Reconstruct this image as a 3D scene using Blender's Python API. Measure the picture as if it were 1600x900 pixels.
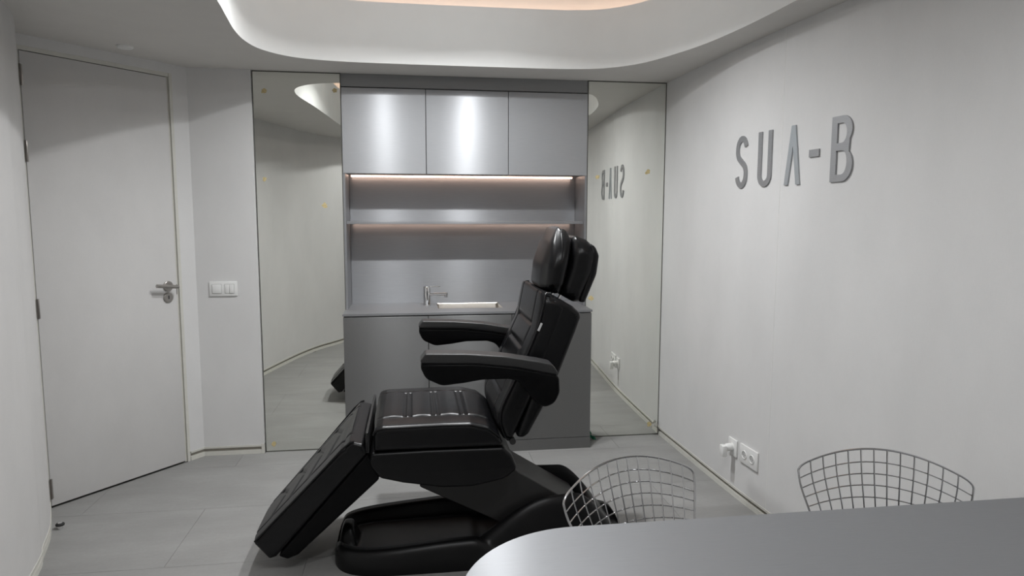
import bpy, bmesh, math, random
from mathutils import Vector, Matrix, geometry
random.seed(7)
for o in list(bpy.data.objects): bpy.data.objects.remove(o)
SC = bpy.context.scene
COL = SC.collection

# ------------------------------------------------------------------ camera
YAW, PITCH, ROLL = 0.14343, 0.10785, 0.00184
fw = Vector((math.sin(YAW)*math.cos(PITCH), math.cos(YAW)*math.cos(PITCH), -math.sin(PITCH)))
rt = Vector((math.cos(YAW), -math.sin(YAW), 0)); up = rt.cross(fw)
r2 = math.cos(ROLL)*rt + math.sin(ROLL)*up; u2 = -math.sin(ROLL)*rt + math.cos(ROLL)*up
cam_d = bpy.data.cameras.new('camera'); cam = bpy.data.objects.new('camera', cam_d); COL.objects.link(cam)
M = Matrix((r2, u2, -fw)).transposed().to_4x4(); M.translation = (0, 0, 1.52); cam.matrix_world = M
cam_d.sensor_width = 36; cam_d.lens = 24.0; cam_d.clip_start = 0.02
SC.camera = cam
# ------------------------------------------------------------------ world, exposure, light levels
w = bpy.data.worlds.new('world'); SC.world = w; w.use_nodes = True
w.node_tree.nodes['Background'].inputs[0].default_value = (0.8, 0.85, 0.9, 1)
w.node_tree.nodes['Background'].inputs[1].default_value = 0.05
VS = SC.view_settings
VS.view_transform = 'Standard'; VS.look = 'None'; VS.gamma = 1; VS.use_curve_mapping = False
VS.exposure = 0.08
DOWNLIGHT_W = 22.0
FASCIA_FILL = 0.23  # share of the added fill lamps that even out the recess face
COVE_E = 5.0
NICHE_E = 6.5
DOWNLIGHTS = [(-0.22, 3.27, 0.70, 'end of the recess nearest the mirrors, door side'), (0.45, 3.27, 1.0, 'end of the recess nearest the mirrors, lettered-wall side'),
              (-0.10, 0.95, 0.42, 'end of the recess above the camera, door side, added as fill'), (0.75, 0.95, 0.42, 'end of the recess above the table, added as fill')]  # near pair is unseen fill, added to brighten the camera end

# ------------------------------------------------------------------ constants of the room (metres)
D = 4.42            # plane of the mirrors and wall cabinet
ZS = 2.381          # soffit
ZF = 2.72           # top of the recess face
ZC = 2.83           # upper ceiling

# ================================================================== helpers
def newmat(name):
    m = bpy.data.materials.new(name); m.use_nodes = True
    return m, m.node_tree.nodes, m.node_tree.links, m.node_tree.nodes['Principled BSDF']
def N(ns, t, **kw):
    n = ns.new(t)
    for k, v in kw.items(): setattr(n, k, v)
    return n
def coords(ns, ls, scale):
    g = N(ns, 'ShaderNodeNewGeometry'); mp = N(ns, 'ShaderNodeMapping'); mp.inputs['Scale'].default_value = scale
    ls.new(g.outputs['Position'], mp.inputs['Vector']); return mp.outputs['Vector']
def noise(ns, ls, vec, scale, detail=4, rough=0.6):
    n = N(ns, 'ShaderNodeTexNoise'); n.inputs['Scale'].default_value = scale; n.inputs['Detail'].default_value = detail
    n.inputs['Roughness'].default_value = rough; ls.new(vec, n.inputs['Vector']); return n.outputs['Fac']
def ramp(ns, ls, fac, stops):
    r = N(ns, 'ShaderNodeValToRGB'); e = r.color_ramp.elements
    e[0].position, e[0].color = stops[0][0], (*stops[0][1], 1); e[1].position, e[1].color = stops[-1][0], (*stops[-1][1], 1)
    for p, c in stops[1:-1]:
        x = e.new(p); x.color = (*c, 1)
    ls.new(fac, r.inputs['Fac']); return r.outputs['Color']
def bump(ns, ls, b, h, strength, dist):
    n = N(ns, 'ShaderNodeBump'); n.inputs['Strength'].default_value = strength; n.inputs['Distance'].default_value = dist
    ls.new(h, n.inputs['Height']); ls.new(n.outputs['Normal'], b.inputs['Normal'])

def plain(name, col, rough=0.5, metal=0.0, spec=0.5, var=0.06, scale=30, bmp=0.0):
    m, ns, ls, b = newmat(name)
    f = noise(ns, ls, coords(ns, ls, (1, 1, 1)), scale)
    lo = tuple(c*(1-var) for c in col); hi = tuple(min(1, c*(1+var)) for c in col)
    ls.new(ramp(ns, ls, f, [(0.3, lo), (0.7, hi)]), b.inputs['Base Color'])
    b.inputs['Roughness'].default_value = rough; b.inputs['Metallic'].default_value = metal
    b.inputs['Specular IOR Level'].default_value = spec
    if bmp: bump(ns, ls, b, f, 0.3, bmp)
    return m
def wallmat(name, col):
    m, ns, ls, b = newmat(name)
    big = noise(ns, ls, coords(ns, ls, (1.2, 1.2, 0.7)), 2.0, 5)
    weave = noise(ns, ls, coords(ns, ls, (60, 60, 9)), 6.0, 3)
    weft = noise(ns, ls, coords(ns, ls, (9, 9, 120)), 5.0, 3)
    mx = N(ns, 'ShaderNodeMath', operation='ADD'); ls.new(weave, mx.inputs[0]); ls.new(weft, mx.inputs[1])
    m2 = N(ns, 'ShaderNodeMath', operation='MULTIPLY_ADD'); ls.new(mx.outputs[0], m2.inputs[0]); m2.inputs[1].default_value = 0.22; ls.new(big, m2.inputs[2])
    lo = tuple(c*0.93 for c in col); hi = tuple(min(1, c*1.05) for c in col)
    ls.new(ramp(ns, ls, m2.outputs[0], [(0.45, lo), (1.0, hi)]), b.inputs['Base Color'])
    b.inputs['Roughness'].default_value = 0.75; b.inputs['Specular IOR Level'].default_value = 0.25
    bump(ns, ls, b, mx.outputs[0], 0.12, 0.001)
    return m
def steel(name, col, rough, aniso, tangent, grain, metal=1.0, haze=0.66):
    m, ns, ls, b = newmat(name)
    f = noise(ns, ls, coords(ns, ls, grain), 8.0, 3)
    lo = tuple(c*0.94 for c in col); hi = tuple(min(1, c*1.05) for c in col)
    ls.new(ramp(ns, ls, f, [(0.3, lo), (0.7, hi)]), b.inputs['Base Color'])
    mr = N(ns, 'ShaderNodeMapRange'); ls.new(f, mr.inputs['Value']); mr.inputs['To Min'].default_value = rough*0.9; mr.inputs['To Max'].default_value = rough*1.1
    ls.new(mr.outputs[0], b.inputs['Roughness'])
    b.inputs['Metallic'].default_value = metal; b.inputs['Anisotropic'].default_value = aniso
    if tangent:
        cx = N(ns, 'ShaderNodeCombineXYZ')
        for i in range(3): cx.inputs[i].default_value = tangent[i]
        ls.new(cx.outputs[0], b.inputs['Tangent'])
    if haze > 0:      # broad haze of the fine scratches beside the sharp brushed sheen
        b2 = N(ns, 'ShaderNodeBsdfPrincipled'); b2.inputs['Metallic'].default_value = metal; b2.inputs['Roughness'].default_value = 0.68
        for l in list(ls):
            if l.to_socket == b.inputs['Base Color']: ls.new(l.from_socket, b2.inputs['Base Color'])
        mx = N(ns, 'ShaderNodeMixShader'); mx.inputs[0].default_value = haze
        ls.new(b.outputs[0], mx.inputs[1]); ls.new(b2.outputs[0], mx.inputs[2]); ls.new(mx.outputs[0], ns['Material Output'].inputs['Surface'])
    return m
def emis(name, col, e):
    m, ns, ls, b = newmat(name); b.inputs['Base Color'].default_value = (*col, 1)
    b.inputs['Emission Color'].default_value = (*col, 1); b.inputs['Emission Strength'].default_value = e
    return m
def leather(name, col, rough, spec=0.45):
    m, ns, ls, b = newmat(name)
    f = noise(ns, ls, coords(ns, ls, (1, 1, 1)), 40, 3)
    ls.new(ramp(ns, ls, f, [(0.3, tuple(c*0.8 for c in col)), (0.7, tuple(c*1.3 for c in col))]), b.inputs['Base Color'])
    mr = N(ns, 'ShaderNodeMapRange'); ls.new(f, mr.inputs['Value']); mr.inputs['To Min'].default_value = rough*0.95; mr.inputs['To Max'].default_value = rough*1.08
    ls.new(mr.outputs[0], b.inputs['Roughness']); b.inputs['Specular IOR Level'].default_value = spec
    return m
def floormat(name):
    m, ns, ls, b = newmat(name)
    oi = N(ns, 'ShaderNodeObjectInfo')
    f1 = noise(ns, ls, coords(ns, ls, (0.8, 2.2, 1)), 2.2, 6, 0.65); f2 = noise(ns, ls, coords(ns, ls, (1, 1, 1)), 60, 3)
    a = N(ns, 'ShaderNodeMath', operation='MULTIPLY_ADD'); ls.new(f2, a.inputs[0]); a.inputs[1].default_value = 0.25; ls.new(f1, a.inputs[2])
    a2 = N(ns, 'ShaderNodeMath', operation='MULTIPLY_ADD'); ls.new(oi.outputs['Random'], a2.inputs[0]); a2.inputs[1].default_value = 0.10; ls.new(a.outputs[0], a2.inputs[2])
    ls.new(ramp(ns, ls, a2.outputs[0], [(0.35, (0.228, 0.225, 0.218)), (0.7, (0.275, 0.272, 0.265)), (0.95, (0.315, 0.312, 0.305))]), b.inputs['Base Color'])
    b.inputs['Roughness'].default_value = 0.55; b.inputs['Specular IOR Level'].default_value = 0.35
    bump(ns, ls, b, f2, 0.1, 0.0008)
    return m

MT = {
 'wall': wallmat('wall_covering', (0.68, 0.675, 0.668)),
 'door': wallmat('dimmed_covering', (0.63, 0.62, 0.61)),  # darker copy of the wall covering; weaker light is put into the colour
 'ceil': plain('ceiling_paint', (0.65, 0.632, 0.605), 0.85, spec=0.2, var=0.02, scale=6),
 'fascia': plain('recess_paint', (0.72, 0.72, 0.705), 0.8, spec=0.2, var=0.015, scale=6),
 'floor': floormat('concrete_tile'),
 'grout': plain('grout', (0.20, 0.197, 0.19), 0.9),
 'cream': plain('cream_trim', (0.62, 0.61, 0.56), 0.5, var=0.03),
 'groove': plain('groove', (0.40, 0.375, 0.33), 0.7),
 'gap': plain('dark_gap', (0.03, 0.028, 0.026), 0.8),
 'mirror': plain('mirror_silver', (0.88, 0.89, 0.845), 0.0, 1.0, var=0.004, scale=2),
 'edge': plain('mirror_edge', (0.10, 0.10, 0.085), 0.4),
 'amber': plain('amber_adhesive', (0.56, 0.46, 0.24), 0.6, var=0.2, scale=90),
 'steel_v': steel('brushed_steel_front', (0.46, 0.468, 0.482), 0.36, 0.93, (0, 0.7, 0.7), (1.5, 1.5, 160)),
 'steel_low_shaded': steel('grainy_steel_shaded', (0.25, 0.251, 0.25), 0.38, 0.94, (0, 0.7, 0.7), (12, 12, 160), haze=0.35),  # grainier steel, darkened to paint in the dimmer light low down
 'steel_h': steel('brushed_steel_flat', (0.34, 0.345, 0.355), 0.34, 0.88, (0, 0.7, 0.7), (1.5, 160, 160)),
 'steel_top': steel('brushed_steel_table', (0.325, 0.331, 0.342), 0.40, 0.90, (0, 0.7, 0.7), (1.5, 160, 160)),
 'steel_dark': steel('brushed_steel_plinth', (0.33, 0.333, 0.337), 0.45, 0.85, (0, 0.7, 0.7), (1.5, 1.5, 160)),
 'sink': plain('sink_steel', (0.50, 0.47, 0.43), 0.34, 1.0, var=0.04),
 'chrome': plain('chrome', (0.80, 0.80, 0.80), 0.07, 1.0, var=0.02),
 'wire': plain('chromed_wire', (0.62, 0.62, 0.63), 0.16, 1.0, var=0.03),
 'satin': plain('satin_nickel', (0.42, 0.40, 0.38), 0.32, 1.0, var=0.05),
 'hinge': plain('hinge_steel', (0.22, 0.20, 0.185), 0.4, 1.0, var=0.05),
 'steel_n': steel('brushed_steel_niche_dimmed', (0.38, 0.387, 0.40), 0.36, 0.93, (0, 0.7, 0.7), (1.5, 1.5, 160), haze=0.5),  # darker copy of the front steel; niche shade is put into the colour
 'letter': steel('letter_metal', (0.42, 0.425, 0.435), 0.42, 0.3, (0, 0, 1), (2, 2, 120)),
 'letter_a': steel('cross_brushed_painted_sheen', (0.50, 0.53, 0.55), 0.42, 0.3, (0, 0, 1), (60, 60, 60)),  # cross-brushed letter; its bluish reflection is painted in as a paler colour
 'plastic_w': plain('white_plastic', (0.78, 0.78, 0.765), 0.35, var=0.015),
 'plastic_g': plain('socket_hole_plastic', (0.50, 0.50, 0.49), 0.5, var=0.02),
 'hole': plain('socket_pin_hole', (0.05, 0.05, 0.05), 0.6),
 'leather': leather('black_leather', (0.0035, 0.0035, 0.0042), 0.30, 0.30),
 'leather_s': leather('black_leather_side', (0.002, 0.002, 0.0024), 0.42, 0.12),
 'shell': plain('black_shell_plastic', (0.0045, 0.0045, 0.005), 0.36, spec=0.25, var=0.1, scale=12),
 'satin_black': plain('satin_black_lacquer', (0.022, 0.022, 0.0225), 0.40, var=0.08),
 'liftgrey': plain('charcoal_powder_coat', (0.016, 0.0155, 0.0155), 0.5, var=0.08),
 'rubber': plain('black_rubber', (0.015, 0.015, 0.015), 0.7),
 'tag': plain('pale_tag', (0.65, 0.65, 0.65), 0.5),
 'green': plain('green_tape', (0.02, 0.22, 0.12), 0.4),
 'scrap': plain('pale_plastic_scrap', (0.66, 0.65, 0.60), 0.4),
 'led_warm': emis('warm_led', (1.0, 0.70, 0.55), NICHE_E),
 'led_cove': emis('cove_led', (1.0, 0.70, 0.53), COVE_E),
 'lamp': emis('downlight_lens', (0.95, 0.98, 1.0), 30.0),
}

def wloc(o):
    p = Vector((0, 0, 0))
    while o is not None: p += o.location; o = o.parent
    return p
def obj(name, bm, mat, parent=None, local=False, sharp=35, smooth=True):
    me = bpy.data.meshes.new(name)
    if mat.startswith('steel'): sharp = min(sharp, 12)
    if not local and parent is not None: bmesh.ops.translate(bm, verts=bm.verts, vec=-wloc(parent))
    bmesh.ops.recalc_face_normals(bm, faces=bm.faces)
    bm.to_mesh(me); bm.free()
    if smooth:
        for p in me.polygons: p.use_smooth = True
        me.set_sharp_from_angle(angle=math.radians(sharp))
    me.materials.append(MT[mat])
    o = bpy.data.objects.new(name, me); COL.objects.link(o)
    if parent is not None: o.parent = parent
    return o
def tag(o, label, cat=None, group=None):
    o['label'] = label
    if cat: o['category'] = cat
    if group: o['group'] = group
    return o
def struct(o, label=None, cat=None):
    o['kind'] = 'structure'
    if label: o['label'] = label
    if cat: o['category'] = cat
    return o
def empty(name, loc, label, cat, group=None, rz=0):
    e = bpy.data.objects.new(name, None); e.empty_display_size = 0.05; COL.objects.link(e)
    e.location = loc; e.rotation_euler = (0, 0, rz); return tag(e, label, cat, group)

def box(bm, x0, x1, y0, y1, z0, z1, bev=0.0, seg=2, mtx=None):
    vs = [bm.verts.new((x, y, z)) for x in (x0, x1) for y in (y0, y1) for z in (z0, z1)]
    fs = [bm.faces.new([vs[i] for i in f]) for f in ((0,1,3,2),(4,6,7,5),(0,4,5,1),(2,3,7,6),(0,2,6,4),(1,5,7,3))]
    if bev > 0:
        es = list({e for f in fs for e in f.edges})
        r = bmesh.ops.bevel(bm, geom=es, offset=bev, segments=seg, affect='EDGES', profile=0.5)
        vs = list({v for f in r['faces'] for v in f.verts} | {v for v in vs if v.is_valid})
    if mtx is not None:
        bmesh.ops.transform(bm, matrix=mtx, verts=[v for v in vs if v.is_valid])
    return bm
def B(*a, **k):
    bm = bmesh.new(); box(bm, *a, **k); return bm
def tube(bm, pts, r, n=8, closed=False, caps=True):
    pts = [Vector(p) for p in pts]; rings = []; L = len(pts)
    t0 = ((pts[1]-pts[0]) if not closed else (pts[1]-pts[-1])).normalized()
    a = Vector((0, 0, 1)) if abs(t0.z) < 0.9 else Vector((1, 0, 0))
    nrm = (a - a.dot(t0)*t0).normalized()
    for i, p in enumerate(pts):
        if closed: t = (pts[(i+1) % L]-pts[i-1]).normalized()
        elif i == 0: t = t0
        elif i == L-1: t = (pts[i]-pts[i-1]).normalized()
        else: t = ((pts[i+1]-p).normalized()+(p-pts[i-1]).normalized()).normalized()
        nrm = (nrm - nrm.dot(t)*t).normalized(); b = t.cross(nrm)
        rr = r[i] if isinstance(r, (list, tuple)) else r
        rings.append([bm.verts.new(p + rr*(math.cos(2*math.pi*k/n)*nrm + math.sin(2*math.pi*k/n)*b)) for k in range(n)])
    for i in range(L if closed else L-1):
        A, Bq = rings[i], rings[(i+1) % L]
        for k in range(n): bm.faces.new((A[k], A[(k+1) % n], Bq[(k+1) % n], Bq[k]))
    if caps and not closed:
        bm.faces.new(rings[0][::-1]); bm.faces.new(rings[-1])
    return bm
def T(pts, r, n=8, closed=False):
    return tube(bmesh.new(), pts, r, n, closed)
def lathe(prof, n=24, mtx=None):
    """prof: (radius, height) pairs, axis z"""
    bm = bmesh.new(); rings = []
    for r, z in prof:
        if r < 1e-6: rings.append([bm.verts.new((0, 0, z))])
        else: rings.append([bm.verts.new((r*math.cos(2*math.pi*k/n), r*math.sin(2*math.pi*k/n), z)) for k in range(n)])
    for a, b in zip(rings, rings[1:]):
        for k in range(n):
            k2 = (k+1) % n
            if len(a) == 1 and len(b) == 1: continue
            if len(a) == 1: bm.faces.new((a[0], b[k], b[k2]))
            elif len(b) == 1: bm.faces.new((a[k], a[k2], b[0]))
            else: bm.faces.new((a[k], a[k2], b[k2], b[k]))
    if mtx is not None: bmesh.ops.transform(bm, matrix=mtx, verts=bm.verts)
    return bm
def catmull(pts, per=6, closed=False):
    P = [Vector(p) for p in pts]; n = len(P); out = []
    for i in range(n if closed else n-1):
        if closed: p0, p1, p2, p3 = P[i-1], P[i], P[(i+1) % n], P[(i+2) % n]
        else:
            p1, p2 = P[i], P[i+1]; p0 = P[i-1] if i else p1*2-p2; p3 = P[i+2] if i+2 < n else p2*2-p1
        for k in range(per):
            t = k/per
            out.append(0.5*((2*p1)+(p2-p0)*t+(2*p0-5*p1+4*p2-p3)*t*t+(3*p1-p0-3*p2+p3)*t**3))
    if not closed: out.append(P[-1])
    return out
def fillet(pts, rad, seg=5):
    """round the corners of a closed 2D polygon"""
    P = [Vector(p[:2]) for p in pts]; n = len(P); out = []
    for i in range(n):
        a, p, b = P[i-1], P[i], P[(i+1) % n]
        r = rad[i] if isinstance(rad, (list, tuple)) else rad
        u = (a-p); v = (b-p); lu, lv = u.length, v.length
        if r <= 0 or lu < 1e-6 or lv < 1e-6: out.append(p); continue
        u /= lu; v /= lv; ang = math.acos(max(-1, min(1, u.dot(v))))
        if ang > math.pi-0.05: out.append(p); continue
        d = min(r/math.tan(ang/2), lu*0.48, lv*0.48)
        s, e = p+u*d, p+v*d
        for k in range(seg+1):
            t = k/seg; out.append((1-t)**2*s + 2*t*(1-t)*p + t*t*e)
    return out
def resample(pts, step):
    P = pts + [pts[0]]; out = []
    for a, b in zip(P, P[1:]):
        k = max(1, round((b-a).length/step))
        for i in range(k): out.append(a+(b-a)*(i/k))
    return out
def area2(p): return sum(p[i-1].x*p[i].y-p[i].x*p[i-1].y for i in range(len(p)))/2
def normals2(p):
    s = 1 if area2(p) > 0 else -1; n = len(p); out = []
    for i in range(n):
        t = (p[(i+1) % n]-p[i-1]); 
        t = t.normalized() if t.length > 1e-9 else Vector((1, 0))
        out.append(Vector((t.y, -t.x))*s)
    return out
def slab(prof, yc, hw, r=0.02, ysteps=6, disp=None, rs=5, hwf=None, axis='y'):
    """loft a closed (x,z) profile across y with rounded side edges; disp(x,y,z)->outward offset; hwf(x,z) half-width factor"""
    nr = normals2(prof); bm = bmesh.new(); st = []
    for k in range(rs): a = math.pi/2*k/rs; st.append((-hw + r*(1-math.sin(a)) if False else -hw + r - r*math.cos(math.pi/2-a) if False else -hw + r*(1-math.sin(a)), r*(1-math.cos(a))))
    st = [(-hw + r*(1-math.cos(math.pi/2*k/rs)), r*(1-math.sin(math.pi/2*k/rs))) for k in range(rs)]
    mid = [(-hw+r + (2*hw-2*r)*k/ysteps, 0.0) for k in range(ysteps+1)]
    full = st + mid + [(-y, i) for y, i in reversed(st)]
    rings = []
    for y, ins in full:
        ring = []
        for p, q in zip(prof, nr):
            x, z = p.x-q.x*ins, p.y-q.y*ins
            f = hwf(x, z) if hwf else 1.0
            if disp:
                dd = disp(x, y*f, z, q); x += q.x*dd; z += q.y*dd
            ring.append(bm.verts.new((x, yc+y*f, z)))
        rings.append(ring)
    n = len(prof)
    for a, b in zip(rings, rings[1:]):
        for k in range(n): bm.faces.new((a[k], a[(k+1) % n], b[(k+1) % n], b[k]))
    for ring in (rings[0], rings[-1]):
        tri = geometry.tessellate_polygon([[Vector((v.co.x, v.co.z, 0)) for v in ring]])
        for t in tri:
            try: bm.faces.new([ring[i] for i in t])
            except ValueError: pass
    return bm
def g(x, c, s): return math.exp(-((x-c)/s)**2)
def sm(a, b, x):
    t = max(0, min(1, (x-a)/(b-a))); return t*t*(3-2*t)
def polyface(outer, holes, z, flip=False):
    bm = bmesh.new(); loops = [outer]+holes
    flat = [bm.verts.new((p[0], p[1], z)) for l in loops for p in l]
    for t in geometry.tessellate_polygon([[Vector((p[0], p[1], 0)) for p in l] for l in loops]):
        try: bm.faces.new([flat[i] for i in t])
        except ValueError: pass
    return bm
def strip(bm, path, za, zb, closed=False):
    A = [bm.verts.new((p[0], p[1], za)) for p in path]; Bv = [bm.verts.new((p[0], p[1], zb)) for p in path]
    n = len(path)
    for i in range(n if closed else n-1):
        j = (i+1) % n; bm.faces.new((A[i], A[j], Bv[j], Bv[i]))
    return A, Bv
def offset_path(path, d, closed=False):
    """offset to the left of travel by d"""
    P = [Vector(p[:2]) for p in path]; n = len(P); out = []
    for i in range(n):
        if closed: t = (P[(i+1) % n]-P[i-1])
        else: t = P[min(i+1, n-1)]-P[max(i-1, 0)]
        t.normalize(); out.append(P[i]+Vector((-t.y, t.x))*d)
    return out
def wallsolid(path, z0, z1, th):
    """solid wall along a path; room lies to the right of travel"""
    out = offset_path(path, th); bm = bmesh.new()
    a, b = strip(bm, path, z0, z1); c, d = strip(bm, out, z0, z1)
    n = len(path)
    for i in range(n-1):
        bm.faces.new((b[i], b[i+1], d[i+1], d[i])); bm.faces.new((a[i], c[i], c[i+1], a[i+1]))
    bm.faces.new((a[0], b[0], d[0], c[0])); bm.faces.new((a[-1], c[-1], d[-1], b[-1]))
    return bm

# ================================================================== the room
# plan of the room, walked clockwise seen from above (room on the right)
C0 = Vector((-1.32, 4.40)); dd = Vector((-0.62, -0.785)).normalized()      # door wall runs from C0 along dd
HINGE, LATCH = 0.890, 0.131
Pend = C0 + dd*0.915
LW = catmull([(-0.68, -1.15), (-0.68, -0.5), (-0.70, 0.2), (-0.83, 0.62), (-1.055, 1.04), (-1.204, 1.436), (-1.325, 1.885), (-1.445, 2.383), (-1.589, 2.997), (-1.64, 3.14), (-1.695, 3.31), (-1.755, 3.45), (-1.845, 3.63), (Pend.x, Pend.y)], 5)
LW = [Vector((p.x, p.y)) for p in LW]
RW = catmull([(1.667, 4.42), (1.677, 4.06), (1.687, 3.70), (1.700, 3.35), (1.716, 3.10), (1.748, 2.69), (1.785, 2.2), (1.815, 1.7), (1.84, 1.1), (1.85, 0.3), (1.85, -0.4), (1.85, -1.15)], 5)
def rwx(y):
    for a, b in zip(RW, RW[1:]):
        if b.y <= y <= a.y: t = (y-a.y)/(b.y-a.y); return a.x+(b.x-a.x)*t
    return RW[-1].x
ROOM = LW + [C0, Vector((-0.955, 4.40)), Vector((-0.955, 4.42)), Vector((-0.43, 4.42)), Vector((-0.43, 4.72)), Vector((1.137, 4.72)), Vector((1.137, 4.42))] + RW
OUT = [Vector((-2.1, -1.3)), Vector((-2.1, 4.9)), Vector((2.0, 4.9)), Vector((2.0, -1.3))]

floor = struct(obj('floor', B(-2.1, 2.0, -1.3, 4.9, -0.06, -0.004), 'grout'), 'pale grey concrete-look floor laid with large rectangular tiles', 'floor')
# tiles 1.2 x 0.6 m, clipped to the room
def clip(poly, axis, val, keep_less):
    out = []
    for i in range(len(poly)):
        a, b = poly[i-1], poly[i]
        ina = (a[axis] <= val) == keep_less; inb = (b[axis] <= val) == keep_less
        if ina != inb:
            t = (val-a[axis])/(b[axis]-a[axis]); out.append(a+(b-a)*t)
        if inb: out.append(b)
    return out
def room_for_tiles():
    return [Vector(p) for p in ROOM]
row = 0; y = 2.985
rows = [(2.985+0.6*k, k) for k in range(-7, 3)]
for y0, k in rows:
    off = -1.085 + (0.6 if k % 2 else 0.0)
    for i in range(-2, 4):
        x0 = off + 1.2*i
        q = room_for_tiles(); gp = 0.0007
        for ax, v, kl in ((0, x0+1.2-gp, True), (0, x0+gp, False), (1, y0+0.6-gp, True), (1, y0+gp, False)):
            q = clip(q, ax, v, kl)
            if len(q) < 3: break
        if len(q) < 3 or abs(area2(q)) < 0.004: continue
        cl = []
        for p in q:
            if not cl or (p-cl[-1]).length > 1e-4: cl.append(p)
        if (cl[0]-cl[-1]).length < 1e-4: cl.pop()
        if len(cl) < 3: continue
        bm = polyface(cl, [], 0.0); strip(bm, cl, -0.004, 0.0, True)
        bmesh.ops.remove_doubles(bm, verts=bm.verts, dist=1e-5)
        obj('tile', bm, 'floor', floor, smooth=False)

jy = 3.05
WZ = 0.058   # the wall covering stops above a recessed skirting
struct(obj('wall_left', wallsolid(LW, WZ, ZS, 0.12), 'door'), 'pale grey curving wall nearest the left edge of the picture', 'wall')  # darker covering stands in for the weaker light on this wall
wr = struct(obj('wall_right', wallsolid(RW, WZ, ZS, 0.12), 'wall'), 'pale grey wall carrying the metal lettering', 'wall')
struct(obj('wall_rear', wallsolid([Vector((1.85, -1.15)), Vector((-0.68, -1.15))], 0, ZS, 0.12), 'wall'), 'plain pale grey wall behind the camera', 'wall')
obj('covering_joint', B(rwx(jy)-0.0007, rwx(jy)+0.001, jy-0.0015, jy+0.0015, WZ, ZS-0.002), 'plastic_w', wr)
bm = bmesh.new()
for x0, x1 in ((-0.955, -0.433), (1.138, 1.80)): box(bm, x0, x1, 4.427, 4.82, 0, ZS)
box(bm, -0.433, 1.138, 4.725, 4.82, 0, ZS)
struct(obj('wall_front', bm, 'wall'), 'end wall behind the mirrors and steel kitchenette', 'wall')
struct(obj('wall_corner', B(-1.32, -0.957, 4.40, 4.60, WZ, ZS), 'wall'), 'short pale grey wall holding the light switch', 'wall')
# door wall: pieces round the door opening
zfl = 2.303
def along(s, z, n=0.0):   # point on the door wall, n metres into the room
    nv = Vector((0.785, -0.62)).normalized(); p = C0+dd*s+nv*n
    return Vector((p.x, p.y, z))
ang = math.atan2(dd.y, dd.x)
DM = Matrix.Translation((C0.x, C0.y, 0)) @ Matrix.Rotation(ang, 4, 'Z')   # local x along dd, local +y into the room
def DB(s0, s1, n0, n1, z0, z1, bev=0):
    return B(s0, s1, n0, n1, z0, z1, bev=bev, mtx=DM)
bm = bmesh.new()
for a in ((0.0, LATCH-0.034, -0.14, 0, WZ, ZS), (LATCH-0.034, 0.99, -0.14, 0, zfl+0.026, ZS), (HINGE+0.012, 0.96, -0.14, 0, 0.0, zfl+0.03)): box(bm, *a, mtx=DM)
# close the triangle behind the corner
struct(obj('wall_entrance', bm, 'wall'), 'angled wall around the flush door', 'wall')

def skirt(name, path, label):
    """shadow-gap skirting: cream bead under the wall, recessed strip, cream foot"""
    bm = bmesh.new(); n = len(path)
    prof = [(0.0, WZ), (-0.0025, WZ), (-0.0025, WZ-0.012), (0.016, WZ-0.012), (0.016, 0.026), (0.0, 0.026), (-0.001, 0.0)]
    rings = []
    for d, z in prof:
        rings.append([bm.verts.new((p.x, p.y, z)) for p in offset_path(path, d)])
    for a, b in zip(rings, rings[1:]):
        for i in range(n-1): bm.faces.new((a[i], a[i+1], b[i+1], b[i]))
    o = struct(obj(name, bm, 'cream', sharp=20), label, 'baseboard')
    g2 = bmesh.new(); strip(g2, offset_path(path, 0.0155), 0.0265, WZ-0.0125)
    obj('shadow_gap', g2, 'groove', o)
    return o
skirt('baseboard_left', LW, 'cream shadow-gap skirting along the curving wall by the door')
skirt('baseboard_right', RW, 'cream shadow-gap skirting along the lettered wall')
skirt('baseboard_corner', [C0+dd*(LATCH-0.036), C0+dd*0.05, C0, Vector((-1.20, 4.40)), Vector((-0.975, 4.40))], 'cream shadow-gap skirting beside the door below the switch')
struct(obj('trim_1', B(-0.974, -0.957, 4.3975, 4.42, 0, WZ+0.004), 'cream'), 'small cream end block of skirting at foot of the left mirror', 'trim')

# ceiling: soffit with a rounded opening, recess face, hidden cove and upper ceiling
OPEN = [Vector((p.x, p.y)) for p in catmull([(0.55, -0.5), (0.0, -0.45), (-0.28, -0.1), (-0.40, 0.5), (-0.56, 1.05), (-0.67, 1.7), (-0.735, 2.5), (-0.775, 3.02), (-0.80, 3.26), (-0.822, 3.48), (-0.822, 3.68), (-0.785, 3.85), (-0.69, 3.985), (-0.56, 4.06), (-0.36, 4.098), (-0.15, 4.109), (0.214, 4.113), (0.783, 4.108), (0.975, 4.093), (1.121, 4.052), (1.24, 3.965), (1.33, 3.845), (1.405, 3.66), (1.48, 3.40), (1.528, 3.04), (1.545, 2.67), (1.56, 2.0), (1.56, 1.0), (1.52, 0.2), (1.30, -0.35), (0.95, -0.48)], 6, closed=True)]
if area2(OPEN) > 0: OPEN = OPEN[::-1]       # clockwise: left of travel is outwards
ceil = struct(obj('ceiling', B(-2.1, 2.0, -1.3, 4.9, ZC, ZC+0.05), 'fascia'), 'pale ceiling with a rounded recess over a lower soffit', 'ceiling')
bm = polyface(OUT, [OPEN], ZS)
obj('soffit', bm, 'ceil', ceil, smooth=False)
bm = bmesh.new(); strip(bm, OPEN, ZS, ZF, True)
inner = offset_path(OPEN, 0.02, True)
a, b = strip(bm, inner, ZF-0.03, ZF, True)
top = [bm.verts.new((p.x, p.y, ZF)) for p in OPEN]
n = len(OPEN)
for i in range(n): bm.faces.new((top[i], top[(i+1) % n], b[(i+1) % n], b[i]))
obj('recess_face', bm, 'fascia', ceil, sharp=50)
cov = offset_path(OPEN, 0.13, True)
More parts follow.
